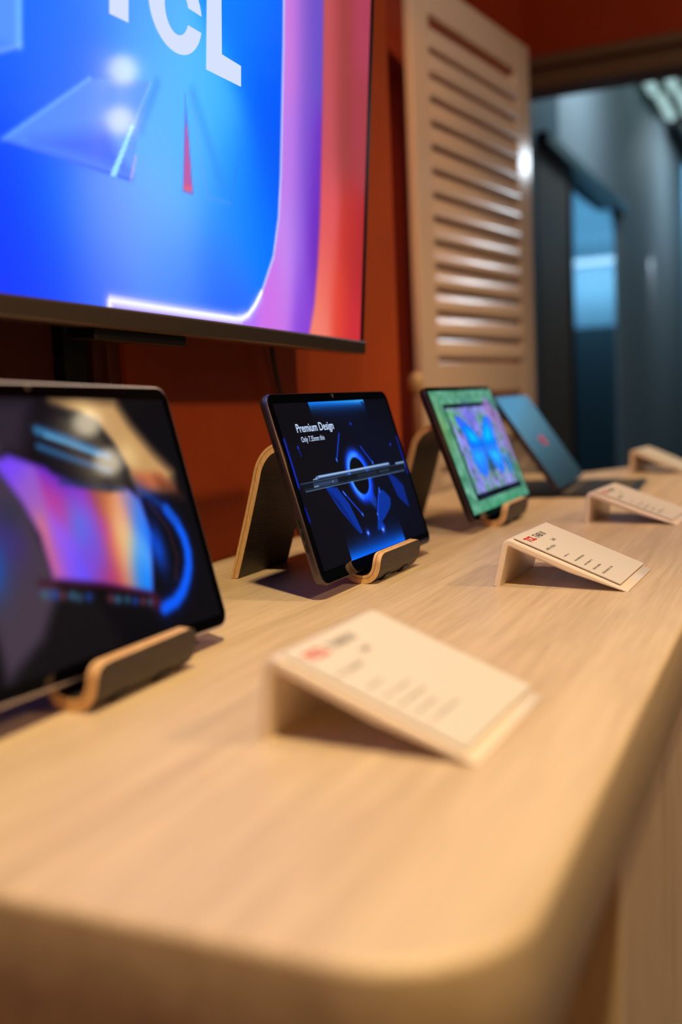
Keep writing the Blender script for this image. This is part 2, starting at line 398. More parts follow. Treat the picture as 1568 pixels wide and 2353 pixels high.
SP = [(-192, 287, 200, 120, 215), (-166, 295, 130, 90, 200), (-142, 303, 100, 75, 190), (-185, 152, 185, 120, 225), (-158, 158, 120, 80, 200), (-132, 142, 105, 45, 185), (-164, 95, 150, 100, 220), (-135, 95, 105, 40, 180), (-190, 72, 190, 140, 235), (-198, 38, 195, 110, 220), (-223, 16, 200, 110, 225), (-160, 33, 140, 80, 215), (-150, 15, 130, 60, 200), (-271, 7, 170, 110, 240), (-380, 7, 150, 120, 250), (-450, 7, 140, 130, 250), (-190, 450, 200, 120, 215), (-142, 450, 100, 75, 190)]
SR = [(-113, 312, 185, 80, 85), (-77, 324, 150, 60, 60), (-33, 338, 165, 60, 85), (-106, 210, 190, 80, 90), (-69, 219, 150, 60, 60), (-30, 228, 160, 60, 70), (-100, 126, 215, 85, 90), (-50, 111, 185, 50, 45), (-25, 91, 170, 40, 45), (-107, 60, 225, 100, 90), (-67, 41, 215, 65, 50), (-31, 25, 200, 45, 55), (-114, 11, 235, 130, 110), (-100, 600, 185, 80, 85), (-50, 600, 150, 60, 70)]
Cp = P.samples(SP, 15.0, 34.0); Cr = P.samples(SR, 17.0, 34.0)
P.mix(np.clip(.5 - P.sd(out) / 3, 0, 1), (0, 0, 0)); m_ = np.clip(.5 - P.sd(out) / 3, 0, 1)[..., None]
P.C = C0 * (1 - m_) + Cp * m_
red = [(-126, 900), (-126, 328), (-123, 248), (-122, 186), (-121.5, 123), (-123.5, 80), (-129, 36), (-139, 6), (-142, -20), (40, -20), (40, 900)]
m_ = np.clip(.5 - P.sd(red) / 9, 0, 1)[..., None]; P.C = P.C * (1 - m_) + Cr * m_
P.line([(-465, 0), (-464.5, 11.6), (-412, 10.9), (-350, 10.3), (-287, 10.2), (-275, 11.2)], 4.2, (235, 240, 255), 3)
P.glow([(-465, 9), (-350, 8), (-287, 7.5)], 5, (170, 130, 250), .6)
P.line(EDGE[:-5], 4.4, (186, 180, 250), 3.0, .95)
P.glow([(-464, 11), (-287, 11), (-262, 16), (-244, 32)], 5.5, (190, 180, 255), .7)
P.line([(-465, 0), (-464.5, 11.6), (-412, 11.2), (-350, 11.0), (-287, 11.0), (-275, 12), (-264, 16), (-252, 25), (-240, 38)], 4.6, (244, 246, 255), 2.5)
M_DISP_TV = display_mat('television_display', 1.12, .06)
sc = P.build('screen', M_DISP_TV, tv, .0004)
def lettering(name, polys, m, parent, zz, sc_=.001):
    bm = bmesh.new()
    for pl in polys:
        bm.faces.new([bm.verts.new((px * sc_, py * sc_, zz)) for px, py in pl])
    bmesh.ops.triangulate(bm, faces=bm.faces)
    return obj(name, bm, m, parent)
Tq = [[(-466.5, 205), (-444.5, 206), (-444.8, 250), (-466.7, 250)], [(-490, 250), (-424, 250.5), (-424, 267), (-490, 266)]]
cx, cy, ro, ri = 0, 0, 1, .62
def ell(cx_, cy_, rx, ry, a): return (cx_ + rx * math.cos(math.radians(a)), cy_ + ry * math.sin(math.radians(a)))
NC = 48
Co = [ell(-384, 235, 36.5, 31.5, 11.0 + (348.6 - 11.0) * i / NC) for i in range(NC + 1)]
Ci = [ell(-383, 235, 16.5, 18, 20.0 + (339.0 - 20.0) * i / NC) for i in range(NC + 1)]
Cq = [[Co[i], Co[i + 1], Ci[i + 1], Ci[i]] for i in range(NC)]
Lq = [[(-341, 268), (-340.3, 203.5), (-316.5, 222), (-318.6, 268.5)], [(-340.3, 203.5), (-284.4, 205), (-285, 221.7), (-316.5, 222)]]
lt = lettering('lettering', Tq + Cq + Lq, M_LETTER_TV, sc, .0009)

# mounting pole and mains lead behind the television
tag(obj('mounting_pole', BX((-.02, -.0135, 0), (.006, .0135, T + .75), .002), M_BLACK, None, loc=(-.5555, .6905, -T)), 'black vertical mounting pole running down behind the television', 'pole')
pts = [(-.532, 1.005, .30), (-.532, .999, .24), (-.533, 1.004, .21), (-.534, 1.015, .18), (-.535, 1.028, .15), (-.536, 1.04, .11), (-.536, 1.05, .06), (-.534, 1.052, .0035), (-.528, 1.10, .003)]
tag(obj('power_cable', tube(catmull(pts, 5), .0026, 10), M_BLACK, None, smooth=True), 'thin dark cable hanging from the television down the orange wall', 'cable')

# ------------------------------------------------------------------ louvred shutter
phi = math.radians(7.3)
sh = thing('louvred_shutter', 'tall cream louvred shutter panel standing beyond the end of the orange wall', 'shutter', (-.68, 1.8311, -T), -phi)
# local: y along the panel, x out of its face
Y0, Y1, ZT = .052, .652, .955
def shz(v): return v + T
for (a_, b_) in ((Y0, .125), (.572, Y1)): obj('stile', BX((-.018, a_, 0), (0, b_, shz(ZT)), .003), M_SHUT, sh)
for (a_, b_) in ((.885, ZT - .0), (.158, .222), (-.50, -.42), (-.9, -.80)): obj('rail', BX((-.017, .1255, shz(a_)), (-.001, .5715, shz(b_)), .003), M_SHUT, sh)
def slat(zc, k):
    n = 7; prof = []
    hw, ht = .0270, .0075; al = math.radians(72 + [0, 1.2, -1.0, .6, -.5][k % 5])
    for i in range(24):
        a = 2 * PI * i / 24
        px = hw * np.sign(math.cos(a)) * abs(math.cos(a)) ** .9; py = ht * np.sign(math.sin(a)) * abs(math.sin(a)) ** 1.0
        # crown of the slat, broad face outward, upper edge inside
        prof.append((px * math.cos(al) - py * math.sin(al), px * math.sin(al) + py * math.cos(al)))
    # x = out, z = up; the slat leans so its lower edge sits proud
    return loft([[(-.010 - p[0], yy, zc + p[1]) for p in prof] for yy in (.118, .579)])
k = 0
zs = [.869 - .0455 * (i + .5) for i in range(14)] + [.147 - .0455 * (i + .5) for i in range(12)]
for zc in zs:
    obj('slat', slat(shz(zc), k), M_SHUT, sh, smooth=True); k += 1

ps = thing('wooden_post', 'turned wooden post with a round knob, beside the shutter behind the counter', 'post', (-.6705, 1.835, -T))
obj('shaft', lathe([(.011, 0), (.011, T + .02), (.008, T + .03), (.011, T + .04), (.009, T + .155), (.006, T + .16)], 20), M_POST, ps, smooth=True)
obj('knob', lathe([(.001, T + .157), (.008, T + .159), (.0135, T + .167), (.0155, T + .179), (.0135, T + .191), (.008, T + .199), (.001, T + .201)], 20), M_KNOB, ps, smooth=True)

# ------------------------------------------------------------------ tablet stands
def stand(name, label, loc, a, rz, wdt=.095):
    st = thing(name, label, 'tablet stand', (loc[0], loc[1], 0), rz, 'bent plywood tablet stands on the counter')
    zf = loc[2]
    def arm(s, off=.0122): return (-s * math.sin(a) - off * math.cos(a), zf + s * math.cos(a) - off * math.sin(a))
    t1 = arm(.098); px = t1[0]
    C = [(-.1262, 0.0005), (-.1180, .026), (-.1085, .0565), (-.1000, .085), (-.0955, .1000), (-.0885, .1105), (-.0790, .1165),
         (px - .024, .1190), (px - .010, .1150), (px - .0005, .1060), arm(.085), arm(.055), arm(.028), arm(.012), (-.0128, .0085), (-.0075, .0047), (0, .0036), (.0068, .0054), (.0112, .0108), (.0131, .0182), (.0140, .0262)]
    C = catmull(C, 5); n = len(C); th = .0072
    N = []
    for i in range(n):
        tx, tz = C[min(i + 1, n - 1)][0] - C[max(i - 1, 0)][0], C[min(i + 1, n - 1)][1] - C[max(i - 1, 0)][1]
        L = math.hypot(tx, tz); N.append((-tz / L, tx / L))
    fr_ = [0, .10, .34, .40, .93, 1.0]      # veneer, ply, glue line, ply
    ks = [0.5 - f for f in fr_]
    def hw(i):
        # rounded corners of the lip
        d = math.hypot(C[-1][0] - C[i][0], C[-1][1] - C[i][1])
        r = .008
        return wdt / 2 - (r - math.sqrt(max(r * r - (r - d) ** 2, 0)) if d < r else 0)
    bm = bmesh.new(); G = []
    for i in range(n):
        row = []
        for sgn in (-1, 1):
            row.append([bm.verts.new((C[i][0] + N[i][0] * k_ * th, sgn * hw(i), max(C[i][1] + N[i][1] * k_ * th, 0.0) if i > 2 else C[i][1] + (0 if i == 0 else N[i][1] * k_ * th))) for k_ in ks])
        G.append(row)
    def F(vs, mi):
        f = bm.faces.new(vs); f.material_index = mi; f.smooth = True
    for i in range(n - 1):
        A, Bq = G[i], G[i + 1]
        for s_ in (0, 1):
            for j in range(len(ks) - 1):
                F((A[s_][j], A[s_][j + 1], Bq[s_][j + 1], Bq[s_][j]), 2 if j == 2 else 1)
        F((A[0][0], A[1][0], Bq[1][0], Bq[0][0]), 0); F((A[0][-1], A[1][-1], Bq[1][-1], Bq[0][-1]), 0)
    for E_ in (G[0], G[-1]):
        for j in range(len(ks) - 1): F((E_[0][j], E_[0][j + 1], E_[1][j + 1], E_[1][j]), 2 if j == 2 else 1)
    rb = obj('plywood_ribbon', bm, [M_STAIN, M_PLY_L, M_PLY_D], st); rb.data.set_sharp_from_angle(angle=math.radians(40))
    for yy in (-.022, .020):
        bm = bmesh.new(); vs = []
        for i, (dx, dz) in enumerate(((.0068, -.0006), (.0105, .0016), (.0126, .0042))): vs.append((dx, dz))
        nb = loft([[(dx + .0006, yy - .006, dz + .0004), (dx + .0006, yy + .006, dz + .0004), (dx - .0014, yy + .006, dz + .0022), (dx - .0014, yy - .006, dz + .0022)] for dx, dz in vs])
        obj('notch', nb, M_BLACK, st)
    return st

# ------------------------------------------------------------------ tablets
def tablet(name, label, Mx, w, h, th, mframe, pic, mdisp, rc=.010, group=None, rim=.0008):
    t = thing(name, label, 'tablet', matrix=Mx)
    obj('case', slab(0, 0, w, h, rc, -th, 0, .0016), mframe, t, smooth=True)
    g = obj('front_glass', slab(rim, rim, w - rim, h - rim, rc - rim, -.0004, .00025, .00015), M_GLASSBLK, t, smooth=True)
    s = pic.build('screen', mdisp, t, .0005)
    obj('camera', lathe([(.0018, .0003), (.0018, .0007), (.0009, .0007), (.0009, .0005)], 16, w * .49, h - .0035), M_TVBAR, t)
    for yy in ((.118, .108, .098) if th > 0.007 else (.12, .11)) + (.052, .042, .032):
        obj('speaker_slot', slab(-.0030, -.0035, .0030, .0035, .0012, 0, .0003, .0001, 4), M_BLACK, t, mw=Matrix.Translation((-.00015, yy, -th * .55)) @ Matrix.Rotation(-PI / 2, 4, 'Y') @ Matrix.Rotation(0, 4, 'Z') @ Matrix.Scale(.3, 4, (1, 0, 0)))
    return t, s

# --- tablet in focus (dark blue picture)
M2 = frame((-.3396, .7056, .0123), .2841, -.0097)
P = Picture(7.3, 10.8, 238.4, 148.2, 463, 276, (3, 3, 12))
P.blob(175, 90, 70, 60, (2, 4, 30), .8); P.blob(60, 60, 60, 60, (8, 3, 12), .6); P.blob(210, 40, 50, 40, (2, 4, 24), .8)
ring = (125.2, 78.8)
def circ(r, a0=0, a1=360, n=48, c=ring): return [(c[0] + r * math.cos(math.radians(a0 + (a1 - a0) * i / n)), c[1] + r * math.sin(math.radians(a0 + (a1 - a0) * i / n))) for i in range(n + 1)]
P.poly([(52, 76), (74, 73), (88, 57), (94, 40), (97, 30), (92, 30), (84, 36), (65, 56)], (0, 42, 140), 1.2); P.poly([(52, 76), (60, 66), (84, 36), (90, 32), (70, 62)], (0, 20, 90), 2, .7)
P.poly([(158, 62), (167, 61), (177, 53), (174, 47), (168, 43), (150, 36), (143, 34), (147, 29), (142, 27), (128, 28), (150, 56)], (0, 44, 140), 1.0)
P.poly([(188, 76), (203, 71), (217, 61), (216, 50), (215.5, 39), (206, 45), (196, 52)], (0, 32, 120), 1.2)
P.poly([(128, 60), (141, 63), (146, 56), (141, 46), (134, 50)], (20, 80, 210), 5, .6)
P.glow(circ(20), 5.5, (10, 70, 255), .95); P.glow(circ(19.0, 70, 250), 3.2, (60, 140, 255), .95); P.glow(circ(18.5, 250, 430), 1.8, (30, 100, 255), .9)
P.poly(circ(16.8), (1, 1, 8), 1.4)
P.glow([(8, 150), (8, 150)], 1, (0, 0, 0), 0)
# light sheets along the top and bottom edges
yt = P.Y; m_ = np.clip((P.X - 68) / 1.2, 0, 1) * np.clip((184.5 - P.X) / 1.2, 0, 1)
m1 = m_ * np.exp(-((148.2 - yt) / 6.0) ** 1.5)
P.mix(m1, (10, 120, 235)); P.mix(m1 * np.clip((P.X - 80) / 90, 0, 1) * .6 * np.exp(-((148.2 - yt) / 3) ** 2), (90, 200, 255))
P.mix(np.exp(-((P.X - 126) / 48) ** 4) * np.exp(-((148.2 - yt) / 20) ** 1.6) * .16, (0, 60, 170))
P.poly([(176, 146.5), (184, 138), (182, 146.5)], (0, 15, 60), 1.2, .8)
m_ = np.clip((P.X - 59.5) / 1.2, 0, 1) * np.clip((182 - P.X) / 1.2, 0, 1)
m1 = m_ * np.exp(-((yt - 10.8) / 9.0) ** 1.4); P.mix(m1, (0, 105, 245)); P.mix(np.exp(-((P.X - 126) / 46) ** 4) * np.exp(-((yt - 10.8) / 22) ** 1.6) * .22, (0, 50, 170))
for aa, bb, w_ in (((110, 118.6), (89.5, 96), .7), ((146, 104.5), (162, 88), .7), ((83, 68.4), (107.5, 45), .8), ((158.5, 64), (138.3, 41.5), .9)):
    P.glow([aa, bb], 1.6, (0, 40, 200), .55); P.line([aa, bb], w_, (20, 80, 240), .8); P.blob(bb[0], bb[1], 1.3, 1.6, (60, 130, 255))
P.line([(83, 68.4), (86, 65)], 1.4, (60, 120, 255), .8); P.line([(158.5, 64), (158, 60)], 1.3, (60, 120, 255), .8)
for dx, dy, rr in ((107, 28.4, 2.2), (140, 27, 2.6), (27.2, 111, .9), (140, 126.4, 1.0), (216.4, 102.4, 1.0), (137.5, 37.5, .9)):
    P.blob(dx, dy, rr * 1.6, rr * 1.5, (10, 50, 220), .8); P.blob(dx, dy, rr, rr * .7, (120, 170, 255) if rr > 2 else (20, 80, 240))
P.glow([(7.3, 118), (7.3, 80)], 2.2, (20, 50, 235), .9); P.glow([(7.3, 62), (8.5, 52)], 1.8, (0, 30, 190), .8); P.glow([(238.4, 108), (238.4, 72)], 2.0, (15, 45, 235), .8); P.glow([(27, 112), (28, 104)], .9, (0, 40, 190), .7)
# thin device drawn edge-on with its pen
SL = [(12.5, 81.5), (236, 81.5), (236, 78), (231, 75.2), (17.4, 75.2)]
P.poly(SL, (8, 14, 24), .8, .96)
P.poly([(34, 80.5), (80, 80.8), (80, 76.6), (34, 76.6)], (56, 76, 112), 3, .75); P.poly([(120, 80.6), (165, 80.6), (165, 77), (120, 77)], (30, 42, 60), 3, .7); P.poly([(170, 80), (195, 80), (195, 77.6), (170, 77.6)], (52, 70, 92), 1.5, .6)
P.line([(12.5, 81.7), (236, 81.9)], .5, (70, 96, 130), .6, .9); P.line([(15, 76.6), (233, 76.4)], .4, (46, 62, 86), .6, .8); P.line([(17.4, 75), (231, 75)], .7, (96, 128, 164), .7, .95)
P.line([(236, 81.5), (236, 78)], .6, (80, 110, 150), .6); P.line([(215, 83.2), (235.5, 83.2)], 1.5, (130, 165, 205), .8); P.line([(34, 77.4), (42, 77.4)], .8, (130, 150, 175), .6); P.blob(70, 78.8, .7, .7, (180, 190, 200))
P.line([(42, 83.9), (47, 84.5), (198, 84.1)], 2.9, (84, 112, 158), .8); P.line([(47, 84.9), (197, 84.6)], 1.0, (164, 196, 232), .9); P.line([(47, 83.3), (197, 83.0)], .8, (40, 58, 92), .8, .8)
P.line([(36, 83.2), (43, 83.8)], .8, (150, 175, 210), .6)
M_D2 = display_mat('dark_blue_display', 1.15, .05)
t2, s2 = tablet('tablet', 'dark tablet in sharp focus, showing a black screen reading Premium Design', M2, .2457, .1567, .00735, M_TABFRAME, P, M_D2)
text('lettering', 'Premium Design', M_LETTER_W, s2, .0102, (.0330, .1232, .0008), width=.0695, bold=.012)
text('small_lettering', 'Only 7.35mm thin', M_LETTER_W, s2, .0066, (.0362, .1148, .0008), width=.0425, bold=.004)
st2 = stand('tablet_stand', 'black plywood stand with clear light edges, propping the Premium Design tablet', (-.3402, .832, .0123), .2841, -.0097)

# --- tablet with butterfly
M3 = frame((-.3318, 1.0806, .0150), .3465, -.005)
P = Picture(5.8, 7.2, 245.8, 154.4, 300, 186)
n1 = P.noise(14, 7, 1); n2 = P.noise(4.5, 6, 2); n3 = P.noise(30, 20, 3)
P.C = np.stack([46 + 46 * n1 + 34 * n2, 116 + 44 * n1 + 20 * n2, 82 + 44 * n1 + 34 * n2], -1)
P.blob(10, 110, 16, 30, (120, 150, 70), .5); P.mix(np.clip(n3 * 2 - 1.15, 0, 1) * .6, (140, 190, 175)); P.blob(120, 10, 90, 8, (40, 140, 90), .5)
P.poly([(37, 138), (230, 138), (230, 20.5), (36, 20.5)], (3, 8, 20), 1.2)
fi = [(42, 133), (224.5, 132.5), (224.9, 28), (42, 28)]
n4 = P.noise(5, 9, 5); n5 = P.noise(9, 14, 6); n6 = P.noise(3.0, 5.5, 7)
Cin = np.stack([70 + 90 * n4, 110 + 70 * n5 + 20 * n6, 90 + 120 * n4], -1)
Cin = Cin * (.55 + .75 * n6[..., None])
lav = np.clip((n4 * .6 + n6 * .7) * 2.6 - 1.45, 0, 1)[..., None]
Cin = Cin * (1 - lav) + np.array((150, 136, 250)) * lav
gw = np.clip(n5 * 2.4 - 1.5, 0, 1)[..., None] * .8; Cin = Cin * (1 - gw) + np.array((60, 140, 60)) * gw
m_ = np.clip(.5 - P.sd(fi) / 1.2, 0, 1)[..., None]; P.C = P.C * (1 - m_) + Cin * m_
P.blob(55, 122, 14, 12, (90, 180, 90), .8); P.blob(120, 120, 26, 14, (110, 96, 240), .75); P.blob(60, 70, 12, 22, (120, 110, 240), .5); P.blob(70, 40, 26, 12, (140, 125, 245), .6); P.blob(190, 38, 22, 10, (160, 150, 250), .6)
P.poly([(62, 126), (72, 121), (66, 114)], (20, 24, 60), 2)
def wing(pl, c1, c2, hx, hy):
    P.poly(pl, c1, 2.2); P.C = P.C; d = np.clip(-P.sd(pl) / 12, 0, 1) * np.exp(-((P.X - hx) / 32) ** 2 - ((P.Y - hy) / 18) ** 2); P.mix(d, c2)
wing([(64, 123), (80, 121), (113, 105), (134, 88), (130, 81), (77, 82), (80, 90), (65, 115)], (0, 96, 245), (0, 190, 255), 108, 96)
wing([(77, 83), (130, 81), (133, 72), (113, 49), (98, 44), (80, 52), (73, 68)], (40, 110, 250), (30, 175, 255), 96, 78)
wing([(174, 118), (194, 119), (200, 109), (192, 95), (190, 80), (133, 81), (137, 93), (160, 110)], (0, 110, 248), (0, 190, 255), 158, 96)
wing([(133, 81), (188, 79), (193, 67), (185, 50), (171, 42), (157, 49), (136, 67)], (30, 110, 250), (40, 185, 255), 165, 72)
P.poly([(68, 122), (80, 119), (84, 108), (72, 112)], (110, 90, 240), 5, .7); P.poly([(178, 117), (190, 116), (196, 105), (184, 100)], (110, 100, 240), 5, .6)
P.line([(133, 96), (131, 70)], 2.2, (14, 60, 130), 2.5, .9); P.poly([(133, 72), (122, 50), (152, 50)], (20, 70, 100), 4, .8); P.line([(134, 94), (120, 108)], .8, (10, 60, 140), 1.4, .6)
P.poly([(202, 145), (218, 141), (232, 134), (244, 122), (246, 100), (246, 50), (235, 58), (222, 93), (204, 112), (187, 127), (186, 134), (196, 136)], (150, 116, 186), 5, .85)
P.poly([(214, 128), (224, 124), (228, 112), (218, 118)], (96, 40, 70), 4, .8); P.poly([(220, 142), (236, 134), (240, 126), (230, 128)], (20, 70, 84), 4, .8)
P.poly([(196, 62), (214, 66), (218, 45), (200, 40)], (0, 120, 210), 7, .8)
M_D3 = display_mat('butterfly_display', 1.15, .06)
t3, s3 = tablet('tablet', 'tablet showing a blue butterfly photo, third along the counter', M3, .2516, .1601, .0085, M_TABFRAME3, P, M_D3)
st3 = stand('tablet_stand', 'plywood stand holding up the butterfly tablet', (-.3322, 1.2045, .0150), .3465, -.005)

# --- near, blurred tablet
f0 = frame((-.347, .575, .011), .262, .008, -.029)
M1 = f0 @ Matrix.Translation((-.265, 0, 0))
P = Picture(8.5, 8.5, 256.5, 154.5, 300, 178, (2, 2, 10))
P.blob(110, 140, 60, 26, (26, 18, 30), .6)
P.poly([(60, 152), (128, 153), (112, 124), (60, 118)], (48, 40, 56), 14, .8)
FIG = [(96, 128), (92, 119), (104, 100), (110, 70), (112, 48), (92, 26), (60, 10), (62, 120)]
P.poly(FIG, (78, 62, 78), 8, .85); P.blob(86, 80, 12, 16, (56, 40, 130), .7); P.blob(92, 92, 9, 10, (40, 50, 60), .5); P.blob(66, 70, 12, 16, (0, 90, 220), .9)
CL = [(90, 119), (101, 122), (130, 113), (189, 101), (203, 91), (205, 68), (191, 34), (150, 46), (111, 55), (110, 79), (103, 98)]
P.poly(CL, (110, 66, 235), 5)
m_ = np.clip(.5 - P.sd(CL) / 5, 0, 1)
SC = [(96, 118, 120, 70, 250), (139, 110, 100, 40, 210), (150, 104, 120, 40, 200), (124, 72, 150, 90, 245), (118, 60, 160, 80, 240), (127, 60, 100, 80, 250), (148, 70, 150, 60, 200), (154, 60, 90, 90, 250), (158, 52, 180, 40, 140), (165, 97, 120, 40, 60), (170, 92, 230, 140, 60), (160, 76, 190, 50, 150), (166, 62, 235, 110, 40), (160, 48, 190, 60, 50), (181, 84, 235, 165, 130), (178, 70, 235, 200, 130), (174, 56, 240, 200, 150), (172, 44, 215, 130, 90), (192, 92, 200, 130, 140), (200, 77, 40, 130, 255), (198, 88, 40, 120, 240), (192, 60, 90, 170, 250), (187, 48, 30, 140, 255), (182, 41, 0, 120, 255), (112, 62, 230, 110, 70), (106, 78, 220, 120, 110), (104, 96, 150, 90, 200), (150, 90, 190, 60, 190), (134, 92, 190, 60, 150), (143, 84, 60, 130, 250), (150, 78, 60, 120, 250)]
Cs = P.samples(SC, 6.5, 9.0); P.C = P.C * (1 - m_[..., None]) + Cs * m_[..., None]
P.glow([(100, 54), (148, 45), (190, 33)], 2.4, (60, 0, 20), .6)
for i, (a_, b_) in enumerate(((101, 52), (108, 50.5), (114, 49), (121, 48), (126, 46), (134, 45), (152, 41), (158, 39.5), (166, 38), (173, 36), (180, 34.5), (187, 33))):
    P.blob(a_, b_ - 4, 3.2, 2.6, ((60, 110, 140), (20, 80, 190), (130, 60, 80), (70, 130, 170))[i % 4], .7)
CLD = [(146, 154), (204, 154), (214, 138), (230, 120), (246, 106), (242, 96), (205, 97), (196, 116), (180, 140), (160, 146)]
P.poly(CLD, (206, 158, 100), 12, .95); P.blob(172, 146, 14, 8, (236, 196, 130), .8); P.blob(204, 119, 10, 9, (232, 190, 128), .8); P.blob(190, 134, 12, 10, (200, 156, 104), .6)
P.poly([(205, 108), (232, 106), (242, 96), (204, 94)], (196, 104, 62), 7, .95); P.poly([(225, 104), (246, 100), (250, 88), (226, 92)], (90, 44, 34), 9, .6)
HE = [(170 - 1, 146), (150, 149), (132, 141), (124, 128), (130, 112), (150, 103), (176, 98), (196, 100), (200, 110), (192, 128), (182, 140)]
P.poly(HE, (8, 12, 26), 5, .97)
P.line([(128, 136), (152, 130), (184, 119)], 5.5, (50, 120, 170), 3.5, .9); P.line([(134, 133), (176, 120)], 2.0, (110, 190, 235), 2, .8); P.line([(126, 127), (152, 118.5), (182, 110)], 3.6, (40, 100, 150), 3, .9)
P.glow([(136, 106), (190, 98)], 2, (10, 50, 90), .6)
RG = [(206, 96), (217, 90), (228, 82), (235, 73), (238.8, 63), (239, 54), (236, 45), (230, 37), (222, 30), (212, 25), (198, 23)]
P.glow(RG, 7, (0, 40, 150), .5); P.line(RG[2:], 7.5, (0, 92, 250), 4); P.line(RG[:4], 3.4, (20, 70, 150), 4, .6); P.line([(212, 88), (224, 70), (226, 52), (218, 38)], 1.6, (90, 40, 60), 3, .6)
P.blob(208, 60, 8, 15, (0, 80, 230), .85); P.blob(192, 28, 5, 5, (90, 20, 40), .8)
M_D1 = display_mat('colourful_display', 1.0, .05)
t1, s1 = tablet('tablet', 'large silver-rimmed tablet nearest the camera, showing a purple and orange picture', M1, .265, .164, .0070, M_SILVER, P, M_D1, rc=.011, rim=.0016)
st1 = stand('tablet_stand', 'plywood stand nearest the camera, its hook under the silver-rimmed tablet', (-.3467, .4605, .0142), .262, .008)

# --- tablet with keyboard cover
ML = frame((-.325, 1.477, .0125), .598, .063)
lp = thing('tablet_with_keyboard', 'dark tablet leaning back on a black keyboard cover, red logo on its blank screen', 'tablet', matrix=ML)
obj('case', slab(0, 0, .262, .166, .010, -.0075, 0, .0016), M_TABFRAME3, lp, smooth=True)
m, nt, b = new_mat('dark_satin_screen'); b.inputs['Base Color'].default_value = lin((12, 20, 36)); b.inputs['Roughness'].default_value = .11; b.inputs['Specular IOR Level'].default_value = 1.0; b.inputs['Coat Weight'].default_value = .6; b.inputs['Coat Roughness'].default_value = .06
sl = obj('screen', slab(.0008, .0008, .2612, .1652, .0092, -.0003, .0004, .00015), m, lp, smooth=True)
text('logo', 'TCL', M_LOGORED, sl, .020, (.131, .0725, .0008), bold=.05, align='CENTER', sx=1.1)
# keyboard cover lies flat: placed in world axes
inv = ML.inverted()
kb = obj('keyboard', slab(-.130, -.130, .130, .075, .006, 0, .0045, .001), M_BLACK, lp, smooth=True, mw=inv @ Matrix.Translation((-.360, 1.612, .0)) @ Matrix.Rotation(PI / 2 + .063, 4, 'Z'))
kp = obj('palm_rest', slab(-.122, -.118, .122, -.025, .004, .0045, .0052, .0003), M_KEYS, kb, smooth=True)
bm = bmesh.new()
for r_ in range(4):
    for c_ in range(12): box(bm, (-.117 + c_ * .0196, -.072 + r_ * .0 + r_ * .0115 - .012, .0052), (-.117 + c_ * .0196 + .017, -.072 + r_ * .0115 - .0025, .0062))
kc = obj('keys', bm, M_KEYCAP, kb)
bk = bmesh.new(); vs = [(-.385, 1.49, .0045), (-.385, 1.74, .0045), (-.455, 1.74, .0045), (-.455, 1.49, .0045)]
rng_ = obj('kickstand', BX((.02, .0, -.002), (.24, .104, 0), .0006), M_TABFRAME3, lp, mw=Matrix.Translation((0, .102, -.0080)) @ Matrix.Rotation(math.radians(180 + 70), 4, 'X') @ Matrix.Translation((0, 0, 0)))

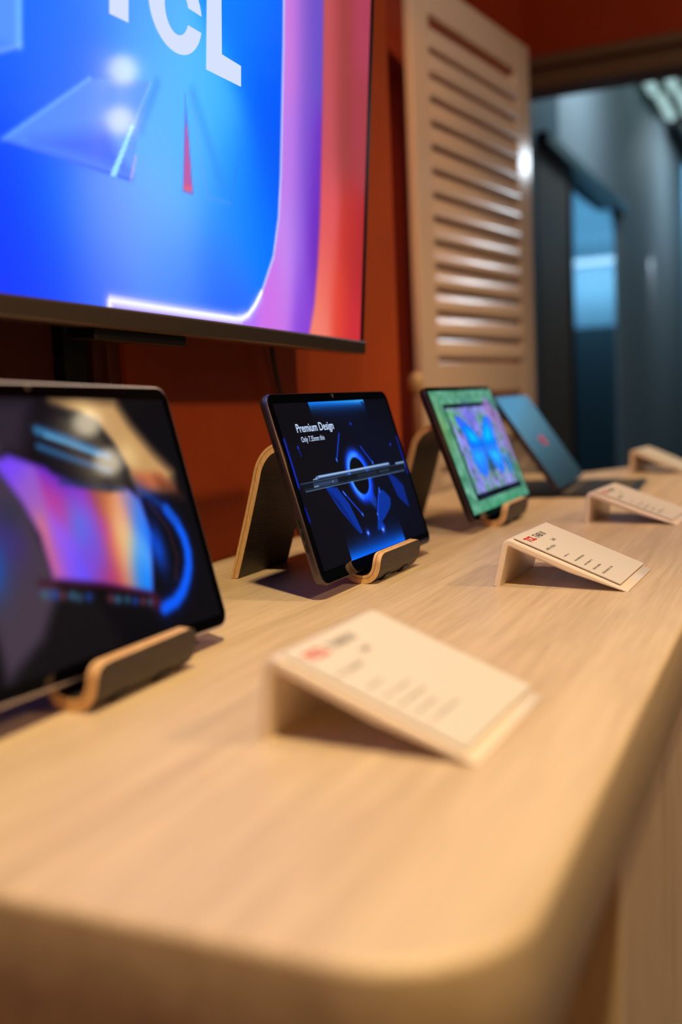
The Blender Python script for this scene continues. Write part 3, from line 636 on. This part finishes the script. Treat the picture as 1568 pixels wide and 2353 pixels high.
# ------------------------------------------------------------------ sign holders with cards
def holder(label, x, y, r, w, L, Hh, lg, card, seed, head='TAB10', sub='Gen2'):
    t = thing('sign_holder', label, 'sign holder', (x, y, 0), r, 'cream acrylic sign holders along the counter')
    th = .0060; b_ = math.sqrt(L * L - Hh * Hh); ang = math.atan2(Hh, b_)
    # outer profile: leg foot, round bend, slope down to the tip
    rb = .007
    C = [(th / 2, 0), (th / 2 + lg * .5, Hh * .45), (th / 2 + lg * .82, Hh - rb - th / 2)]
    d2 = (math.cos(ang), -math.sin(ang)); nrm = (math.sin(ang), math.cos(ang))
    s0 = (lg + rb * 1.5, Hh - rb * 1.5 * math.tan(ang)); s1 = (lg + b_ - .002, .002 * math.tan(ang))
    q0 = (s0[0] - nrm[0] * th / 2, s0[1] - nrm[1] * th / 2); q1 = (s1[0] - nrm[0] * th / 2, s1[1] - nrm[1] * th / 2)
    p0 = C[-1]; pc = (lg + th * .55, Hh - th * .55)
    for k_ in range(1, 8):
        u = k_ / 8; C.append(((1 - u) ** 2 * p0[0] + 2 * u * (1 - u) * pc[0] + u * u * q0[0], (1 - u) ** 2 * p0[1] + 2 * u * (1 - u) * pc[1] + u * u * q0[1]))
    C += [q0, ((q0[0] + q1[0]) / 2, (q0[1] + q1[1]) / 2), q1]
    n = len(C); up, dn = [], []
    for i in range(n):
        tx, tz = C[min(i + 1, n - 1)][0] - C[max(i - 1, 0)][0], C[min(i + 1, n - 1)][1] - C[max(i - 1, 0)][1]
        l_ = math.hypot(tx, tz); nx_, nz_ = -tz / l_, tx / l_
        up.append((C[i][0] + nx_ * th / 2, C[i][1] + nz_ * th / 2)); dn.append((C[i][0] - nx_ * th / 2, C[i][1] - nz_ * th / 2))
    prof = up + dn[::-1]
    prof = [(px, max(pz, 0.0)) for px, pz in prof]
    e = .0016
    def ring(yy, ins):
        o_ = []
        for (ux, uz), (dx, dz) in zip(up, dn):
            f = ins / th; o_.append((ux + (dx - ux) * f, yy, max(uz + (dz - uz) * f, 0)))
        q_ = []
        for (ux, uz), (dx, dz) in zip(up, dn):
            f = ins / th; q_.append((dx + (ux - dx) * f, yy, max(dz + (uz - dz) * f, 0)))
        return o_ + q_[::-1]
    obj('holder', loft([ring(0, e), ring(e * .3, e * .3), ring(e, 0), ring(w - e, 0), ring(w - e * .3, e * .3), ring(w, e)]), M_ACRYL, t, smooth=True)
    # card plane: local x along +Y (reading), y up the slope, z out
    X_ = Vector((0, 1, 0)); Y_ = Vector((-d2[0], 0, -d2[1])); Z_ = X_.cross(Y_)
    o_ = Vector((lg + b_, 0, 0)) + Vector((nrm[0], 0, nrm[1])) * .0006
    Mc = Matrix(((X_.x, Y_.x, Z_.x, o_.x), (X_.y, Y_.y, Z_.y, o_.y), (X_.z, Y_.z, Z_.z, o_.z), (0, 0, 0, 1)))
    top = L - .0085; bot = .010
    cd = obj('card', BX((.004, bot, .0004), (w + .0005, top, .0013), .0001, 1), M_CARD, t, mw=Mc)
    if card:
        text('red_lettering', 'TCL', M_RED, cd, .0088, (.0105, top - .0125, .0015), bold=.05, width=.0205)
        text('black_lettering', head, M_INK, cd, .0088, (.0335, top - .0125, .0015), width=.0270)
        if sub: text('small_lettering', sub, M_INK, cd, .0050, (.0470, top - .0225, .0015), width=.0095)
        rr = random.Random(seed); bm = bmesh.new()
        rows = [(.0245, .010, .036, .0030, 1), (.0385, .012, .029, .0016, 0), (.0475, .013, .043, .0020, 0), (.0555, .012, .041, .0020, 0), (.0635, .012, .037, .0020, 0), (.0715, .012, .048, .0022, 0)]
        for dy_, xa, xb, hh, bold_ in rows:
            px_ = xa; yy = top - dy_ - .004
            while px_ < xb:
                wv = rr.uniform(.0007, .0016)
                if rr.random() < .14: px_ += .0013; continue
                hh2 = hh * rr.uniform(.65, 1.1)
                box(bm, (px_, yy, .00135), (px_ + wv * .55, yy + hh2, .0014))
                if rr.random() < .6: box(bm, (px_, yy + hh2 * .45, .00135), (px_ + wv, yy + hh2 * .45 + .0005, .0014))
                px_ += wv + .0005
        obj('illegible_print', bm, M_INKG, cd)
    return t
holder('cream sign holder nearest the camera, large and blurred, its card facing the aisle', -.2327, .4042, -.0314, .1044, .1133, .0421, .0049, True, 1)
holder('cream sign holder in sharp focus, its card headed in crisp red and black letters', -.2310, .7957, -.0359, .1017, .1094, .0412, .0087, True, 2)
holder('cream sign holder in front of the black keyboard cover, third from the camera', -.2370, 1.1995, -.0677, .1056, .1123, .0389, .0037, True, 3)
holder('cream sign holder at the far end of the counter, cut off by the right edge', -.2923, 1.9055, -.1027, .1055, .1120, .0447, .0017, False, 4)

# ------------------------------------------------------------------ lamp across the aisle, mirrored in the glossy screens
fl = thing('floor_lamp', 'standing lamp with two round globes, seen only mirrored in the television and tablet glass', 'lamp', (1.06, 2.60, -T))
obj('base', lathe([(.001, 0), (.14, 0), (.14, .012), (.02, .03), (.001, .03)], 32), M_BLACK, fl, smooth=True)
obj('pole', lathe([(.009, .02), (.009, T + 1.02)], 12), M_BLACK, fl, smooth=True)
def em(name, c, st):
    m = mat(name, (230, 220, 200), .5, emit=c, estr=st); return m
M_GLOBE = em('glowing_globe', (255, 236, 200), 9.0); M_SHADE = em('paper_shade', (255, 190, 120), .10)
obj('shade', lathe([(.050, T + .58), (.085, T + .66), (.085, T + 1.0), (.050, T + 1.04)], 24), M_SHADE, fl, loc=(.075, .06, 0))
for zz in (.925, .785):
    obj('globe', lathe([(.001, T + zz - .040), (.030, T + zz - .026), (.040, T + zz), (.030, T + zz + .026), (.001, T + zz + .040)], 24), M_GLOBE, fl, smooth=True, loc=(-.055, -.03, 0))

# ------------------------------------------------------------------ raise everything so that the floor is z = 0
for o in list(S.objects):
    if o.parent is None: o.matrix_world = Matrix.Translation((0, 0, T)) @ (o.matrix_world if o.matrix_world != Matrix() or o.type != 'EMPTY' else o.matrix_basis)

# ------------------------------------------------------------------ lights
def aim(o, loc, tgt):
    o.location = Vector(loc) + Vector((0, 0, T)); d = Vector(tgt) - Vector(loc); o.rotation_euler = d.to_track_quat('-Z', 'Y').to_euler()
def spot(name, loc, tgt, power, col, deg=70, blend=.7, rad=.03):
    l = bpy.data.lights.new(name, 'SPOT'); l.energy = power; l.color = col; l.spot_size = math.radians(deg); l.spot_blend = blend; l.shadow_soft_size = rad
    o = bpy.data.objects.new(name, l); COL.objects.link(o); aim(o, loc, tgt); return o
def area(name, loc, tgt, power, col, sx, sy=None):
    l = bpy.data.lights.new(name, 'AREA'); l.energy = power; l.color = col; l.size = sx
    if sy: l.shape = 'RECTANGLE'; l.size_y = sy
    o = bpy.data.objects.new(name, l); COL.objects.link(o); aim(o, loc, tgt); return o
spot('ceiling_spot', (.12, .12, 1.55), (-.28, .34, 0), 92, (1, .76, .31), 60, .9, .035)
spot('ceiling_spot', (.08, .10, 1.60), (-.36, .95, 0), 41, (1, .73, .52), 75, .9, .02)
spot('ceiling_spot', (.08, 1.60, 1.65), (-.22, 1.68, 0), 50, (1, .68, .34), 50, .9, .02)
spot('ceiling_spot', (.45, .75, 1.7), (-.40, .85, 0), 20, (1, .74, .58), 80, .9, .06)
spot('ceiling_spot', (.30, 1.0, 1.7), (-.66, 2.2, .55), 54, (1, .80, .66), 36, .9, .04)
spot('ceiling_spot', (.12, 2.30, 1.70), (-.26, 1.98, 0), 44, (1, .74, .42), 48, .9, .02)
spot('added_aisle_fill', (1.8, .95, 1.5), (-.5, .95, .05), 92, (1, .64, .36), 50, .9, .10)  # fill added across the aisle for the wall under the television and counter front
spot('added_aisle_fill', (.7, 2.1, 1.8), (-.3, 3.2, 1.3), 15, (1, .70, .44), 90, .9, .08)  # fill added to brighten the far wall and its door head
spot('added_amber_fill', (.15, -1.3, .55), (-.25, .24, -.05), 20, (1, .46, .12), 40, .9, .08)  # amber fill added behind the camera for the counter's near end face
spot('added_edge_fill', (-.10, .45, 1.7), (-.685, 1.88, .60), 48, (1, .46, .10), 18, .9, .03)  # orange fill added on the shutter's edge, standing in for bounce off the wall
area('corridor_wash', (-.35, 4.1, 1.72), (-.83, 4.25, 1.1), 17, (.74, .90, 1), .5, .2)
area('corridor_wash', (-.25, 6.9, 1.74), (-.83, 7.3, 1.0), 15, (.76, .90, 1), .5, .4)
area('added_end_wall_wash', (-.1, 8.2, 1.74), (-.3, 9.5, 1.60), 80, (.24, .66, 1), .9, .3)  # blue wash added out of view so the blank screen mirrors a bright wall
area('shelf_light', (-1.15, 6.28, .87), (-1.15, 6.5, .70), 3.2, (.95, .93, 1), .9, .03)
area('back_room_light', (-1.25, 5.7, 1.6), (-1.15, 6.5, 1.0), 9, (.66, .86, 1), .4)
pl = bpy.data.lights.new('corridor_lamp', 'POINT'); pl.energy = 4; pl.color = (.74, .88, 1); pl.shadow_soft_size = .05
po = bpy.data.objects.new('corridor_lamp', pl); COL.objects.link(po); po.location = (.27, 4.08, 1.08 + T)
wd = bpy.data.worlds.new('world'); S.world = wd; wd.use_nodes = True
wd.node_tree.nodes['Background'].inputs[0].default_value = (1, .74, .56, 1); wd.node_tree.nodes['Background'].inputs[1].default_value = 0.07

# ------------------------------------------------------------------ camera
cam = bpy.data.cameras.new('camera'); co = bpy.data.objects.new('camera', cam); COL.objects.link(co); S.camera = co
cam.sensor_fit = 'VERTICAL'; cam.sensor_height = 36; cam.sensor_width = 24; cam.lens = 36 * 2355.8 / 2353
Rr = [(0.91073682, 0.41070813, -0.04332752), (-0.00550041, 0.11696598, 0.99312069), (-0.41295059, 0.90423326, -0.10878429)]
co.matrix_world = Matrix(((Rr[0][0], Rr[1][0], -Rr[2][0], 0), (Rr[0][1], Rr[1][1], -Rr[2][1], 0), (Rr[0][2], Rr[1][2], -Rr[2][2], .1556 + T), (0, 0, 0, 1)))
cam.clip_start = .01
cam.dof.use_dof = True; cam.dof.focus_distance = .85; cam.dof.aperture_fstop = 2.8; cam.dof.aperture_blades = 0
S.view_settings.view_transform = 'Standard'; S.view_settings.look = 'None'; S.view_settings.exposure = 0; S.view_settings.gamma = 1; S.view_settings.use_curve_mapping = False
S.cycles.use_denoising = True; S.cycles.max_bounces = 8; S.cycles.sample_clamp_indirect = 6; S.cycles.caustics_reflective = False; S.cycles.caustics_refractive = False
